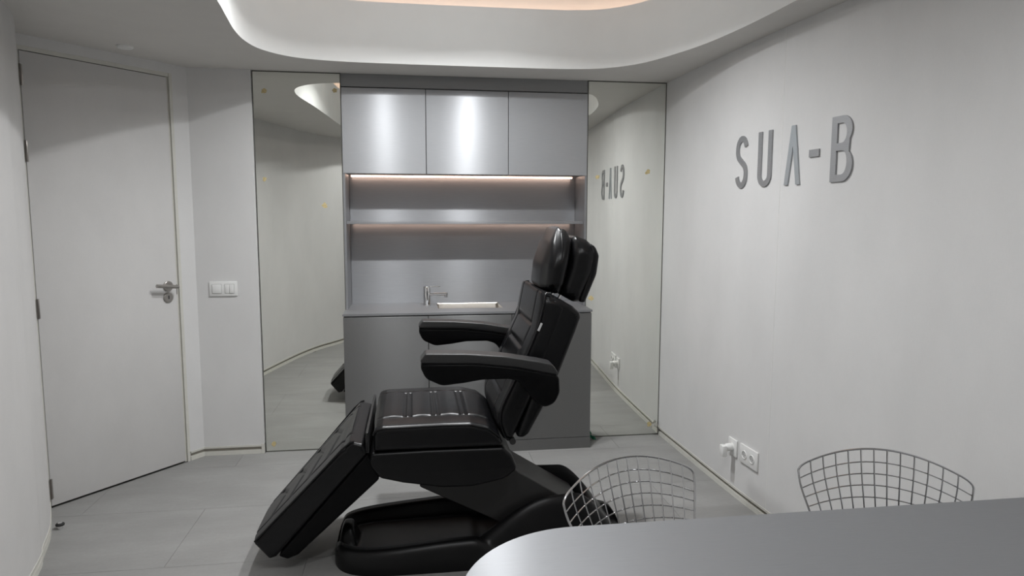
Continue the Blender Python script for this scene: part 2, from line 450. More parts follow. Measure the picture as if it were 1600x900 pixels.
bm = bmesh.new(); strip(bm, cov, ZF-0.03, ZC, True)
a = [bm.verts.new((p.x, p.y, ZF-0.03)) for p in inner]; b = [bm.verts.new((p.x, p.y, ZF-0.03)) for p in cov]
for i in range(n): bm.faces.new((a[i], a[(i+1) % n], b[(i+1) % n], b[i]))
obj('cove_trough', bm, 'fascia', ceil, sharp=50)
# the warm strip lying in the trough
bm = bmesh.new(); s0 = offset_path(OPEN, 0.055, True); s1 = offset_path(OPEN, 0.075, True); zz = ZF-0.018
a = [bm.verts.new((p.x, p.y, zz)) for p in s0]; b = [bm.verts.new((p.x, p.y, zz)) for p in s1]
c_ = [bm.verts.new((p.x, p.y, zz-0.012)) for p in s0]; d_ = [bm.verts.new((p.x, p.y, zz-0.012)) for p in s1]
for i in range(n):
    j = (i+1) % n
    bm.faces.new((a[i], a[j], b[j], b[i])); bm.faces.new((c_[i], d_[i], d_[j], c_[j])); bm.faces.new((a[i], c_[i], c_[j], a[j])); bm.faces.new((b[i], b[j], d_[j], d_[i]))
tag(obj('cove_light_strip', bm, 'led_cove'), 'warm light strip hidden in the cove around the ceiling recess', 'light')

for x, y, dim, where in DOWNLIGHTS:
    e = empty('downlight', (x, y, ZC), 'white cylindrical downlight at the ' + where, 'downlight', 'downlights in the ceiling recess')
    obj('housing', lathe([(0.034, -0.100), (0.036, -0.112), (0.042, -0.112), (0.043, -0.108), (0.043, 0.0)], 28), 'plastic_w', e, local=True)
    obj('lens', lathe([(0.0, -0.1125), (0.020, -0.1115), (0.030, -0.109), (0.0355, -0.104)], 24), 'lamp', e, local=True)
    ld = bpy.data.lights.new('downlight_lamp', 'AREA'); ld.shape = 'DISK'; ld.size = 0.07; ld.energy = DOWNLIGHT_W*dim; ld.color = (0.97, 0.985, 1.0); ld.spread = math.radians(149)
    lo = bpy.data.objects.new('downlight_lamp', ld); COL.objects.link(lo); lo.parent = e; lo.location = (0, 0, -0.114)
    pd = bpy.data.lights.new('recess_face_fill', 'POINT'); pd.shadow_soft_size = 0.03; pd.energy = DOWNLIGHT_W*dim*FASCIA_FILL; pd.color = ld.color  # extra point lamp added to brighten the recess face, no part of the fitting
    po = bpy.data.objects.new('recess_face_fill', pd); COL.objects.link(po); po.parent = e; po.location = (0, 0, -0.146)

# ceiling disc above the door
e = obj('ceiling_disc', lathe([(0.0, -0.012), (0.034, -0.012), (0.040, -0.006), (0.041, 0.0)], 28, Matrix.Translation((-1.465, 3.897, ZS))), 'plastic_w')
tag(e, 'small flat white disc on the low ceiling above the door', 'detector')

# ------------------------------------------------------------------ door
door = obj('door_1', DB(LATCH, HINGE, -0.045, -0.001, 0.010, zfl, 0.0015), 'door'); struct(door, 'flush pale grey door with lever handle', 'door')
bm = bmesh.new()
for a in ((LATCH-0.034, LATCH-0.016, -0.12, 0.0, 0.0, zfl+0.026), (LATCH-0.016, LATCH-0.005, -0.12, -0.012, 0.0, zfl+0.016), (HINGE+0.004, HINGE+0.012, -0.12, 0.0, 0.0, zfl+0.026), (LATCH-0.034, HINGE+0.012, -0.12, -0.004, zfl+0.004, zfl+0.026)): box(bm, *a, mtx=DM)
obj('door_frame', bm, 'cream', door)
obj('door_gap', DB(LATCH-0.006, HINGE+0.005, -0.10, -0.05, 0.0005, zfl+0.005), 'gap', door)
for z0, z1 in ((2.136, 2.238), (1.771, 1.875), (0.991, 1.092), (0.049, 0.154)):
    h = obj('hinge', DB(HINGE-0.010, HINGE+0.001, -0.004, 0.001, z0, z1, 0.0008), 'satin', door)
    p = along(HINGE+0.002, 0, 0.005)
    obj('knuckle', T([(p.x, p.y, z0), (p.x, p.y, z1)], 0.0042, 10), 'hinge', h)
RM = Matrix.Rotation(ang, 4, 'Z') @ Matrix.Rotation(-math.pi/2, 4, 'X')      # lathe axis -> into the room
def onDoor(s, z): return Matrix.Translation(along(s, z, 0)) @ RM
hs = 0.188
hd = obj('handle_rose', lathe([(0.0, 0.009), (0.026, 0.009), (0.030, 0.006), (0.030, -0.002)], 28, onDoor(hs, 1.094)), 'satin', door)
a1, a2 = along(hs, 1.094, 0.0), along(hs, 1.094, 0.050)
lev = obj('lever', T([a1, a2], 0.009, 12), 'satin', hd)
bmz = T([along(hs-0.034, 1.089, 0.050), along(hs+0.10, 1.105, 0.050)], 0.0108, 14)
obj('lever_grip', bmz, 'satin', hd)
es = obj('keyhole_rose', lathe([(0.0, 0.008), (0.026, 0.008), (0.030, 0.005), (0.030, -0.002)], 28, onDoor(hs+0.002, 1.026)), 'satin', door)
p = onDoor(hs+0.002, 1.026)
bm = bmesh.new(); box(bm, -0.004, 0.004, -0.012, 0.008, 0.007, 0.0095, 0.001, mtx=p); obj('keyhole', bm, 'hole', es)
obj('latch_plate', DB(LATCH-0.0005, LATCH+0.003, -0.03, 0.0005, 1.04, 1.10), 'hinge', door)

# door stop on the floor
e = empty('door_stop', (-1.713, 3.445, 0), 'small chrome door stop with black rubber ring on the floor near the hinges', 'door stop')
obj('post', lathe([(0.0, 0.0), (0.013, 0.0), (0.013, 0.016), (0.0, 0.016)], 20), 'chrome', e, local=True)
obj('rubber_ring', lathe([(0.010, 0.016), (0.019, 0.017), (0.020, 0.023), (0.016, 0.027), (0.0, 0.027)], 20), 'rubber', e, local=True)
obj('cap', lathe([(0.011, 0.0272), (0.011, 0.031), (0.0, 0.032)], 20), 'chrome', e, local=True)

# light switch on the short wall
e = empty('light_switch', (-1.163, 4.40, 1.059), 'white double light switch plate between the door and the left mirror', 'switch')
obj('plate', B(-0.082, 0.082, -0.009, 0.0, -0.045, 0.045, bev=0.003), 'plastic_w', e, local=True)
obj('rocker', B(-0.064, -0.012, -0.014, -0.008, -0.027, 0.027, bev=0.002), 'plastic_w', e, local=True)
obj('rocker', B(0.010, 0.036, -0.0115, -0.008, -0.027, 0.027, bev=0.0015), 'plastic_w', e, local=True)
obj('rocker', B(0.0375, 0.063, -0.014, -0.008, -0.027, 0.027, bev=0.002), 'plastic_w', e, local=True)
obj('rocker_frame', B(-0.067, -0.009, -0.0095, -0.0088, -0.030, 0.030), 'plastic_g', e, local=True)
obj('rocker_frame', B(0.007, 0.066, -0.0095, -0.0088, -0.030, 0.030), 'plastic_g', e, local=True)

# ------------------------------------------------------------------ mirrors
def mirror(x0, x1, label, marks):
    m = tag(obj('wall_mirror', B(x0+0.003, x1-0.002, D, D+0.0065, 0.006, ZS-0.005), 'mirror', smooth=False), label, 'mirror')
    bm = bmesh.new()
    for a in ((x0, x0+0.003, 0.0, ZS-0.001), (x1-0.003, x1, 0.0, ZS-0.001)): box(bm, a[0], a[1], D-0.0008, D+0.006, a[2], a[3])
    box(bm, x0, x1, D-0.0008, D+0.006, 0.0005, 0.007); box(bm, x0, x1, D-0.0008, D+0.006, ZS-0.007, ZS-0.001)
    obj('edge_seal', bm, 'edge', m)
    for x, z, r in marks:
        bm = bmesh.new(); n = 14
        top = [bm.verts.new((x+r*(1+0.35*random.uniform(-1, 1))*math.cos(2*math.pi*k/n), D-0.0008, z+1.0*r*(1+0.35*random.uniform(-1, 1))*math.sin(2*math.pi*k/n))) for k in range(n)]
        c = bm.verts.new((x, D-0.002, z))
        for k in range(n): bm.faces.new((top[k], top[(k+1) % n], c))
        o = obj('adhesive_mark', bm, 'amber', m, smooth=False); o['label'] = 'yellow glue mark'
    return m
mirror(-0.952, -0.432, 'tall frameless mirror between the light switch and the steel cabinets', [(-0.885, 2.26, 0.017), (-0.465, 2.275, 0.015), (-0.90, 1.73, 0.013), (-0.545, 1.57, 0.016), (-0.905, 0.05, 0.016)])
mirror(1.136, 1.664, 'tall frameless mirror reflecting the metal lettering at right end wall', [(1.205, 1.765, 0.014), (1.548, 1.80, 0.016), (1.172, 0.96, 0.016), (1.165, 0.06, 0.016), (1.60, 0.075, 0.017)])

# ------------------------------------------------------------------ steel kitchenette
X0, X1 = -0.431, 1.135
def gx(i): return (-0.431, 0.088, 0.613, 1.135)[i]
e = empty('wall_cabinet', (0.35, D, 1.772), 'brushed steel wall cabinet with three plain doors under the ceiling', 'cabinet')
obj('body', B(X0+0.001, X1-0.001, D+0.022, 4.722, 1.774, ZS-0.001), 'steel_dark', e)
for i in range(3):
    obj('cabinet_door', B(gx(i)+0.0018, gx(i+1)-0.0018, D-0.002, D+0.019, 1.772, 2.295, bev=0.0012), 'steel_v', e)
obj('top_fascia', B(X0+0.001, X1-0.001, D+0.006, D+0.021, 2.302, ZS-0.001), 'steel_dark', e)
obj('shadow_line', B(X0+0.002, X1-0.002, D+0.0195, D+0.0215, 1.775, 2.31), 'gap', e)

e = empty('niche_lining', (0.35, 4.70, 0.913), 'brushed steel backsplash and side panels lining the open niche', 'panelling')
obj('back_panel', B(X0+0.016, X1-0.016, 4.690, 4.700, 0.9125, 1.7735), 'steel_n', e)
for xa, xb in ((X0, X0+0.014), (X1-0.014, X1)): obj('side_panel', B(xa, xb, D+0.002, 4.700, 0.9125, 1.7735), 'steel_n', e)
tag(obj('shelf', B(X0+0.0145, X1-0.0145, D+0.035, 4.689, 1.455, 1.472, bev=0.001), 'steel_h'), 'thin brushed steel shelf across the niche', 'shelf')
tag(obj('led_strip', B(X0+0.03, X1-0.045, 4.655, 4.672, 1.7635, 1.7725), 'led_warm'), 'warm light strip under the steel wall cabinet', 'light')
tag(obj('led_strip', B(X0+0.03, X1-0.045, 4.655, 4.672, 1.4537, 1.4549), 'led_warm'), 'warm light strip under the thin niche shelf', 'light')

e = empty('base_cabinet', (0.35, 4.46, 0), 'brushed steel base cabinet with flush doors under the worktop', 'cabinet')
bm = bmesh.new()
for a in ((X0+0.002, X0+0.018, 4.238, 4.70, 0.0, 0.898), (X1-0.026, X1-0.010, 4.238, 4.70, 0.0, 0.898), (X0+0.018, X1-0.026, 4.238, 4.70, 0.0, 0.07), (X0+0.018, X1-0.026, 4.685, 4.70, 0.07, 0.898), (X0+0.018, X1-0.026, 4.238, 4.25, 0.85, 0.898)): box(bm, *a)
obj('body', bm, 'steel_dark', e)
for i, (xa, xb) in enumerate(((-0.431, 0.0855), (0.0855, 0.609), (0.609, 1.127))):
    obj('cabinet_door', B(xa+0.0016, xb-0.0016, 4.217, 4.236, 0.076, 0.890, bev=0.0012), 'steel_low_shaded', e)
obj('plinth', B(X0, 1.127, 4.2175, 4.236, 0.0, 0.0735), 'steel_low_shaded', e)
# worktop with a cut-out for the sink
SX0, SX1, SY0, SY1 = 0.152, 0.575, 4.390, 4.672
bm = bmesh.new(); zt, zb = 0.912, 0.899
xs = [-0.434, SX0, SX1, 1.130]; ys = [4.213, SY0, SY1, 4.6895]
def wx(x, y): return x
vt = [[bm.verts.new((x, yv, zt)) for yv in ys] for x in xs]; vb = [[bm.verts.new((x, yv, zb)) for yv in ys] for x in xs]
for i in range(3):
    for j in range(3):
        if i == 1 and j == 1: continue
        bm.faces.new((vt[i][j], vt[i+1][j], vt[i+1][j+1], vt[i][j+1])); bm.faces.new((vb[i][j], vb[i][j+1], vb[i+1][j+1], vb[i+1][j]))
for i in range(3):
    bm.faces.new((vt[i][0], vb[i][0], vb[i+1][0], vt[i+1][0])); bm.faces.new((vt[i][3], vt[i+1][3], vb[i+1][3], vb[i][3]))
    bm.faces.new((vt[0][i], vt[0][i+1], vb[0][i+1], vb[0][i])); bm.faces.new((vt[3][i], vb[3][i], vb[3][i+1], vt[3][i+1]))
for (i, j, k, l) in ((1, 1, 2, 1), (1, 2, 2, 2), (1, 1, 1, 2), (2, 1, 2, 2)):
    bm.faces.new((vt[i][j], vt[k][l], vb[k][l], vb[i][j]))
tag(obj('worktop', bm, 'steel_h', smooth=False), 'thin brushed steel worktop with an inset sink', 'worktop')
# sink basin
e = empty('sink', (0.361, 4.517, 0.912), 'rectangular stainless steel sink let into the worktop behind the black chair', 'sink')
bm = bmesh.new()
def loop(x0, x1, y0, y1, r, z):
    q = fillet([(x0, y0), (x1, y0), (x1, y1), (x0, y1)], r, 5); return [bm.verts.new((p.x, p.y, z)) for p in q]
L = [loop(SX0+0.0005, SX1-0.0005, SY0+0.0005, SY1-0.0005, 0.002, 0.911), loop(SX0+0.004, SX1-0.004, SY0+0.004, SY1-0.004, 0.014, 0.905), loop(SX0+0.006, SX1-0.006, SY0+0.006, SY1-0.006, 0.016, 0.79), loop(SX0+0.03, SX1-0.03, SY0+0.03, SY1-0.03, 0.02, 0.765)]
for a, b in zip(L, L[1:]):
    k = len(a)
    for i in range(k): bm.faces.new((a[i], a[(i+1) % k], b[(i+1) % k], b[i]))
bm.faces.new(L[-1]); obj('basin', bm, 'sink', e)
obj('drain', lathe([(0.0, 0.003), (0.02, 0.003), (0.034, 0.001), (0.035, 0.0)], 24, Matrix.Translation((0.361, 4.517, 0.7655))), 'chrome', e)
# mixer tap
e = empty('mixer_tap', (0.085, 4.555, 0.912), 'chrome mixer tap with a straight spout beside the sink', 'tap')
obj('body', lathe([(0.0, 0.0), (0.0265, 0.0), (0.0265, 0.004), (0.023, 0.006), (0.0225, 0.088), (0.021, 0.089), (0.021, 0.092), (0.0225, 0.093), (0.0225, 0.126), (0.020, 0.130), (0.0, 0.130)], 28), 'chrome', e, local=True)
sp = obj('spout', T([(0.015, -0.006, 0.076), (0.075, -0.030, 0.079), (0.133, -0.054, 0.082)], 0.0105, 14), 'chrome', e, local=True)
obj('aerator', lathe([(0.0, 0.0), (0.010, 0.0), (0.0105, 0.018), (0.0, 0.019)], 18, Matrix.Translation((0.124, -0.050, 0.060))), 'chrome', sp, local=True)
obj('lever', T([(0.0, 0.0, 0.124), (0.045, -0.010, 0.128), (0.088, -0.020, 0.131)], [0.006, 0.0045, 0.004], 10), 'chrome', e, local=True)

# ------------------------------------------------------------------ metal lettering
def wall_frame(y):
    """matrix whose x runs along the right wall towards the camera, y is up, z points into the room"""
    x = rwx(y); t = Vector((rwx(y-0.05)-rwx(y+0.05), -0.1, 0)).normalized()
    nrm = Vector((t.y, -t.x, 0)); nrm = nrm if nrm.x < 0 else -nrm
    m = Matrix((t, Vector((0, 0, 1)), nrm)).transposed().to_4x4(); m.translation = (x, y, 0); return m
def stroke(path, wd):
    """outline polygon of a constant-width stroke"""
    P = [Vector(p[:2]) for p in path]; l = offset_path(P, wd/2); r = offset_path(P, -wd/2); return l + r[::-1]
def extrude_poly(loops, depth, mtx):
    bm = bmesh.new(); base = []; flat = []
    for l in loops:
        a = [bm.verts.new((p[0], p[1], 0.0005)) for p in l]; b = [bm.verts.new((p[0], p[1], 0.0005+depth)) for p in l]
        base.append((a, b)); 
        for i in range(len(l)): j = (i+1) % len(l); bm.faces.new((a[i], a[j], b[j], b[i]))
    tri = geometry.tessellate_polygon([[Vector((p[0], p[1], 0)) for p in l] for l in loops])
    fa = [v for a, b in base for v in a]; fb = [v for a, b in base for v in b]
    for t in tri:
        for fl in (fa, fb):
            try: bm.faces.new([fl[i] for i in t])
            except ValueError: pass
    bmesh.ops.transform(bm, matrix=mtx, verts=bm.verts); return bm
def arc(cx, cy, rx, ry, a0, a1, n=14):
    return [(cx+rx*math.cos(math.radians(a0+(a1-a0)*k/n)), cy+ry*math.sin(math.radians(a0+(a1-a0)*k/n))) for k in range(n+1)]
ZB, HT = 1.656, 0.268
sign = empty('wall_sign', (1.72, 3.0, ZB), 'grey metal lettering reading SUA-B on the right wall', 'sign')
S_W = 0.029
def S_path(wd, h):
    r = (wd-S_W)/2; cx = wd/2; top = h-S_W/2; bot = S_W/2; mid = h/2
    ry = (top-mid)/2
    p = arc(cx, top-ry*0.92, r, ry*0.92, 15, 180, 14)
    p += [(cx-r, mid+ry*0.86)]
    p += catmull([Vector((cx-r, mid+ry*0.80, 0)), Vector((cx-r*0.72, mid+ry*0.38, 0)), Vector((cx, mid+ry*0.0, 0)), Vector((cx+r*0.72, mid-ry*0.38, 0)), Vector((cx+r, mid-ry*0.80, 0))], 5)
    p += arc(cx, bot+ry*0.92, r, ry*0.92, -2, -168, 16)
    out = []
    for q in p:
        q = (q[0], q[1])
        if not out or (Vector(q)-Vector(out[-1])).length > 0.002: out.append(q)
    return out
def put(name, loops, y_left, mid, dpt=0.007):
    m = wall_frame(y_left-mid); m = m @ Matrix.Translation((-mid, ZB, 0))
    return obj(name, extrude_poly(loops, dpt, m), 'letter', sign, sharp=25)
def shift(l): return [(p[0], p[1]) for p in l]
put('letter', [shift(stroke(S_path(0.114, HT), S_W))], 3.446, 0.057)['label'] = 'metal letter S'
wd = 0.114; r = (wd-S_W)/2
U = [(S_W/2, HT)] + arc(wd/2, r+S_W/2, r, r, 180, 360, 18) + [(wd-S_W/2, HT)]
put('letter', [shift(stroke(U, S_W))], 3.232, 0.057)['label'] = 'metal letter U'
A = [(0, 0), (0.026, 0), (0.057, 0.175), (0.088, 0), (0.114, 0), (0.071, HT), (0.043, HT)]
la = put('letter', [A], 3.010, 0.057); la['label'] = 'metal letter A without a crossbar'; la.data.materials[0] = MT['letter_a']
put('dash', [[(0, 0), (0.066, 0), (0.066, 0.032), (0, 0.032)]], 2.836, 0.033).location.z += 0.115
def Bhalf(x1, z0, z1, r): return arc(x1-r, z1-r, r, r, 90, 0, 8)[0:] + arc(x1-r, z0+r, r, r, 0, -90, 8)
t = 0.033
Bo = [(0, 0), (0, HT)] + Bhalf(0.122, 0.143, HT, 0.056) + Bhalf(0.130, 0.0, 0.150, 0.058)
Bo = [(0, 0), (0, HT)] + arc(0.066, HT-0.058, 0.056, 0.058, 90, -40, 12) + arc(0.070, 0.068, 0.060, 0.068, 52, -90, 14)
Bh1 = [(t, 0.153), (t, HT-t+0.004)] + arc(0.066, HT-0.061, 0.026, 0.032, 90, -90, 10)[0:] 
Bh1 = [(t, 0.158), (t, HT-0.029)] + arc(0.064, 0.1985, 0.028, 0.0405, 90, -90, 10)
Bh2 = [(t, 0.029), (t, 0.127)] + arc(0.068, 0.078, 0.030, 0.049, 90, -90, 10)
put('letter', [Bo, Bh1[::-1], Bh2[::-1]], 2.692, 0.062)['label'] = 'metal letter B'

# ------------------------------------------------------------------ sockets
def socket(y, z, wdt, hgt, label, plug):
    m = wall_frame(y); e = empty('wall_socket', (m.translation.x, y, z), label, 'socket')
    mm = m @ Matrix.Translation((0, z, 0))
    bm = B(-wdt/2, wdt/2, -hgt/2, hgt/2, 0, 0.010, bev=0.003, mtx=mm); obj('plate', bm, 'plastic_w', e)
    ks = (-0.036, 0.036) if wdt > 0.12 else (0.0,)
    for k in ks:
        bm = lathe([(0.0, 0.0105), (0.018, 0.0105), (0.0185, 0.0135), (0.0225, 0.0135), (0.023, 0.009)], 26, mm @ Matrix.Translation((k, 0, 0)))
        s = obj('socket_face', bm, 'plastic_w', e)
        bm = lathe([(0.0, 0.0108), (0.0175, 0.0108)], 26, mm @ Matrix.Translation((k, 0, 0))); obj('recess', bm, 'plastic_g', s)
        for q in (-0.0095, 0.0095):
            bm = lathe([(0.0, 0.0112), (0.0028, 0.0112)], 10, mm @ Matrix.Translation((k+q, 0, 0))); obj('pin_hole', bm, 'hole', s)
    return e, mm
e, mm = socket(3.368, 0.272, 0.088, 0.092, 'white wall socket with an adapter plugged in, nearer the mirror', True)
e2, _ = socket(3.208, 0.272, 0.165, 0.100, 'white double wall socket with two empty round outlets', False)
p = empty('plug_adapter', tuple(mm @ Vector((0, 0, 0.014))), 'white angled plug adapter sticking out of the wall socket', 'plug')
obj('plug_body', lathe([(0.0, 0.0135), (0.0195, 0.0135), (0.021, 0.020), (0.0205, 0.042), (0.014, 0.052), (0.0, 0.052)], 22, mm), 'plastic_w', p)
obj('adapter_block', B(-0.021, 0.021, -0.048, 0.014, 0.047, 0.075, bev=0.006, mtx=mm), 'plastic_w', p)

# ------------------------------------------------------------------ black treatment chair
YC = 3.06
CH = empty('treatment_chair', (0.30, YC, 0), 'black leather reclining treatment chair with armrests and lowered leg rest', 'treatment chair')
def poly(pts): return [Vector(p) for p in pts]
# base: one moulded shell, a trough between two flanks that rise to a hump at the back
bx0, bx1, HW = -0.365, 0.975, 0.285
def base_w(x):
    u = (x-(bx0+bx1)/2)/((bx1-bx0)/2)
    return HW*max(0.0, 1-abs(u)**7)**0.30*(1.0 - 0.10*sm(0.3, 0.9, x))
def base_z(x, e, v):
    end = min(x-bx0, bx1-x); d = min(e, end*1.1)
    side = math.sqrt(max(0, 1-(1-min(1, d/0.045))**2))
    rim = 0.093 + 0.030*sm(-0.3, 0.25, x)
    rim *= (1-sm(0.24, 0.34, x)*0.35)
    d2 = e
    front = rim*side*(1-sm(0.07, 0.12, d2)*0.62)
    hump_h = 0.275*sm(0.02, 0.60, x)*(1-sm(0.70, 1.02, x))
    hs_ = math.sqrt(max(0, 1-(1-min(1, max(0, d-0.02)/0.07))**2))
    hump = hump_h*hs_*(1-sm(0.085, 0.13, d2)*(0.75-0.75*sm(0.74, 0.86, x)))
    flo = 0.040*side
    bumpz = 0.125*math.exp(-(((x+0.31)/0.045)**4+(v/0.085)**4))
    zz = max(front, flo, bumpz*side)
    k = 0.02; h = max(0, min(1, 0.5+0.5*(hump-zz)/k)); return zz*(1-h)+hump*h + k*h*(1-h)*0.5
bm = bmesh.new(); xs = [bx0 + (bx1-bx0)*0.5*(1-math.cos(math.pi*k/120)) for k in range(121)]
vs = []
for t_ in range(-40, 41):
    q = t_/40; vs.append(math.copysign(1-(1-abs(q))**1.5, q))
grid = []
for x in xs:
    w_ = max(base_w(x), 0.002)
    grid.append([bm.verts.new((x, YC+v*w_, base_z(x, w_*(1-abs(v)), v*w_) if 0 < abs(v) < 1 or v == 0 else 0.0)) for v in vs])
for a, b in zip(grid, grid[1:]):
    for i in range(len(vs)-1): bm.faces.new((a[i], a[i+1], b[i+1], b[i]))
obj('base_shell', bm, 'shell', CH, sharp=60)
obj('power_cord', T(catmull([(0.20, YC+0.20, 0.05), (0.17, YC+0.29, 0.075), (0.12, YC+0.315, 0.05), (0.14, YC+0.40, 0.006), (0.30, YC+0.47, 0.005), (0.62, YC+0.42, 0.005)], 6), 0.004, 8), 'rubber', CH)
# lifting arm
lift = slab(resample(fillet(poly([(0.00, 0.34), (0.36, 0.46), (0.449, 0.378), (0.76, 0.183), (0.52, 0.055), (0.328, 0.17)]), 0.012), 0.03), 3.05, 0.150, 0.006, 3)
obj('lift_arm', lift, 'liftgrey', CH, sharp=30)
# boat-shaped cover under the seat
cov_ = resample(fillet(poly([(-0.188, 0.545), (0.05, 0.548), (0.362, 0.545), (0.402, 0.505), (0.426, 0.445), (0.373, 0.403), (0.237, 0.377), (0.103, 0.380), (-0.055, 0.408), (-0.149, 0.433), (-0.196, 0.49)]), [0.02, 0, 0.02, 0.05, 0.03, 0.1, 0.1, 0.1, 0.1, 0.04, 0.03]), 0.02)
obj('seat_frame', slab(cov_, YC, 0.300, 0.018, 4), 'shell', CH, sharp=45)
# seat cushion with stitched panels
def seat_disp(x, y, z, q):
    if q.y < 0.6: return 0.0
    a = abs(y); d = 0.012*(1-(y/0.31)**4)
    inpan = 1-sm(0.195, 0.205, a)
    for c in (-0.035, 0.085, 0.205):
        d -= 0.0065*inpan*(g(x, c-0.011, 0.0045)+g(x, c+0.011, 0.0045)); d += 0.001*inpan*g(x, c, 0.006)
    for c in (0.200,): d -= 0.0070*g(a, c, 0.006)*sm(-0.16, -0.13, x)
    d += 0.004*inpan*math.sin((x+0.035)/0.12*math.pi)**2
    return d
sp_ = resample(fillet(poly([(-0.172, 0.553), (-0.171, 0.645), (-0.135, 0.654), (0.11, 0.657), (0.225, 0.655), (0.30, 0.636), (0.345, 0.600), (0.362, 0.565), (0.356, 0.551)]), [0.008, 0.03, 0.03, 0.2, 0.06, 0.05, 0.05, 0.02, 0.005]), 0.0055)
seat = obj('seat_cushion', slab(sp_, YC, 0.312, 0.022, 84, seat_disp), 'leather', CH, sharp=60)
sedge = [p for p in fillet(poly([(-0.173, 0.600), (-0.171, 0.643), (-0.135, 0.652), (0.11, 0.655), (0.225, 0.653), (0.30, 0.634), (0.345, 0.598), (0.360, 0.565)]), 0.03)][6:-6]
for s in (-1, 1): obj('piping', T([(p.x, YC+s*0.309, p.y-0.003) for p in sedge], 0.0042, 8), 'leather', seat)
# leg rest: cushion and backing, narrowing to the foot
FU = Vector((-0.72, -0.69)).normalized()       # direction down the leg rest
LT = Vector((-0.235, 0.585))
def leg_hw(x, z):
    s = (Vector((x, z))-LT).dot(FU)
    return 1.0 - 0.345*max(0.0, min(1.0, s/0.60))
def leg_disp(x, y, z, q):
    if q.x > -0.2 or q.y < 0.2: return 0.0
    s = (Vector((x, z))-LT).dot(FU); hwm = 0.312*leg_hw(x, z); a = abs(y)/hwm
    d = 0.010*(1-a**4)
    inp = 1-sm(0.62, 0.68, a)
    for c in (0.13, 0.25, 0.37, 0.49): d -= 0.008*inp*g(s-0.10*(a), c-0.03, 0.010)
    d -= 0.008*g(a, 0.66, 0.022)
    d -= 0.006*g(s, 0.055, 0.008)
    return d
lp = resample(fillet(poly([(-0.264, 0.600), (-0.215, 0.588), (-0.198, 0.545), (-0.592, 0.078), (-0.620, 0.070), (-0.683, 0.146)]), [0.022, 0.012, 0.02, 0.01, 0.012, 0.016]), 0.0075)
lc = obj('leg_cushion', slab(lp, YC, 0.312, 0.018, 60, leg_disp, hwf=leg_hw), 'leather', CH, sharp=60)
for s in (-1, 1):
    pts = [(-0.250, 0.600), (-0.266, 0.596), (-0.30, 0.566), (-0.45, 0.398), (-0.60, 0.235), (-0.676, 0.152)]
    obj('piping', T([(x, YC+s*0.310*leg_hw(x, z), z) for x, z in pts], 0.0042, 8), 'leather', lc)
lb = resample(fillet(poly([(-0.200, 0.545), (-0.150, 0.432), (-0.50, 0.085), (-0.545, 0.064), (-0.585, 0.078)]), [0.01, 0.02, 0.02, 0.015, 0.01]), 0.03)
obj('leg_backing', slab(lb, YC, 0.305, 0.012, 3, hwf=leg_hw), 'leather_s', CH, sharp=40)
obj('hinge_flap', slab(resample(fillet(poly([(-0.206, 0.545), (-0.204, 0.632), (-0.193, 0.634), (-0.190, 0.545)]), 0.004), 0.03), YC, 0.30, 0.006, 2), 'satin_black', CH)
# backrest
BU = Vector((0.216, 0.53)).normalized(); BT = Vector((0.345, 0.66))
def back_disp(x, y, z, q):
    if q.x > -0.55: return 0.0
    s = (Vector((x, z))-BT).dot(BU); a = abs(y); d = 0.010*(1-(y/0.30)**4)
    inp = 1-sm(0.175, 0.185, a)
    for c in (0.09, 0.20, 0.31, 0.42): d -= 0.010*inp*g(s, c, 0.009)
    d -= 0.008*g(a, 0.182, 0.007)*sm(-0.05, 0.0, s)
    return d
bp = resample(fillet(poly([(0.536, 1.197), (0.572, 1.186), (0.640, 1.135), (0.485, 0.740), (0.405, 0.566), (0.372, 0.570), (0.345, 0.640), (0.346, 0.688), (0.412, 0.833), (0.505, 1.035)]), [0.034, 0.02, 0.03, 0.1, 0.02, 0.03, 0.05, 0.05, 0.1, 0.1]), 0.0075)
def bk_hw(x, z): return 1.0 - 0.10*sm(1.13, 1.21, z)**1.5
bk = obj('back_cushion', slab(bp, YC, 0.290, 0.030, 78, back_disp, hwf=bk_hw), 'leather', CH, sharp=60)
bl = [(0.560, 1.190), (0.540, 1.186), (0.531, 1.150), (0.505, 1.050), (0.460, 0.935), (0.412, 0.832), (0.365, 0.740), (0.349, 0.690), (0.348, 0.640), (0.362, 0.592), (0.380, 0.570)]
for s in (-1, 1): obj('piping', T([(p.x+0.006, YC+s*0.288*bk_hw(p.x, p.y), p.y) for p in catmull([Vector((x, z)) for x, z in bl], 4)], 0.0042, 8), 'leather', bk)
bs = resample(fillet(poly([(0.570, 1.184), (0.660, 1.135), (0.692, 1.108), (0.697, 1.085), (0.675, 1.023), (0.604, 0.842), (0.535, 0.697), (0.476, 0.590), (0.451, 0.573), (0.420, 0.580), (0.480, 0.745)]), [0.02, 0.02, 0.02, 0.02, 0.1, 0.1, 0.1, 0.03, 0.03, 0.02, 0.1]), 0.03)
obj('back_shell', slab(bs, YC, 0.287, 0.022, 3, hwf=bk_hw), 'leather', CH, sharp=60)
tg = obj('care_tag', B(-0.018, 0.018, -0.003, 0.0015, -0.0045, 0.0045, bev=0.001, mtx=Matrix.Translation((0.518, YC-0.2925, 1.052)) @ Matrix.Rotation(-math.radians(66), 4, 'Y')), 'tag', bk)
tg['label'] = 'small pale tag'
for s in (-1, 1):
    obj('pivot', T([(0.405, YC+s*0.25, 0.562), (0.405, YC+s*0.285, 0.562)], 0.014, 14), 'liftgrey', CH)
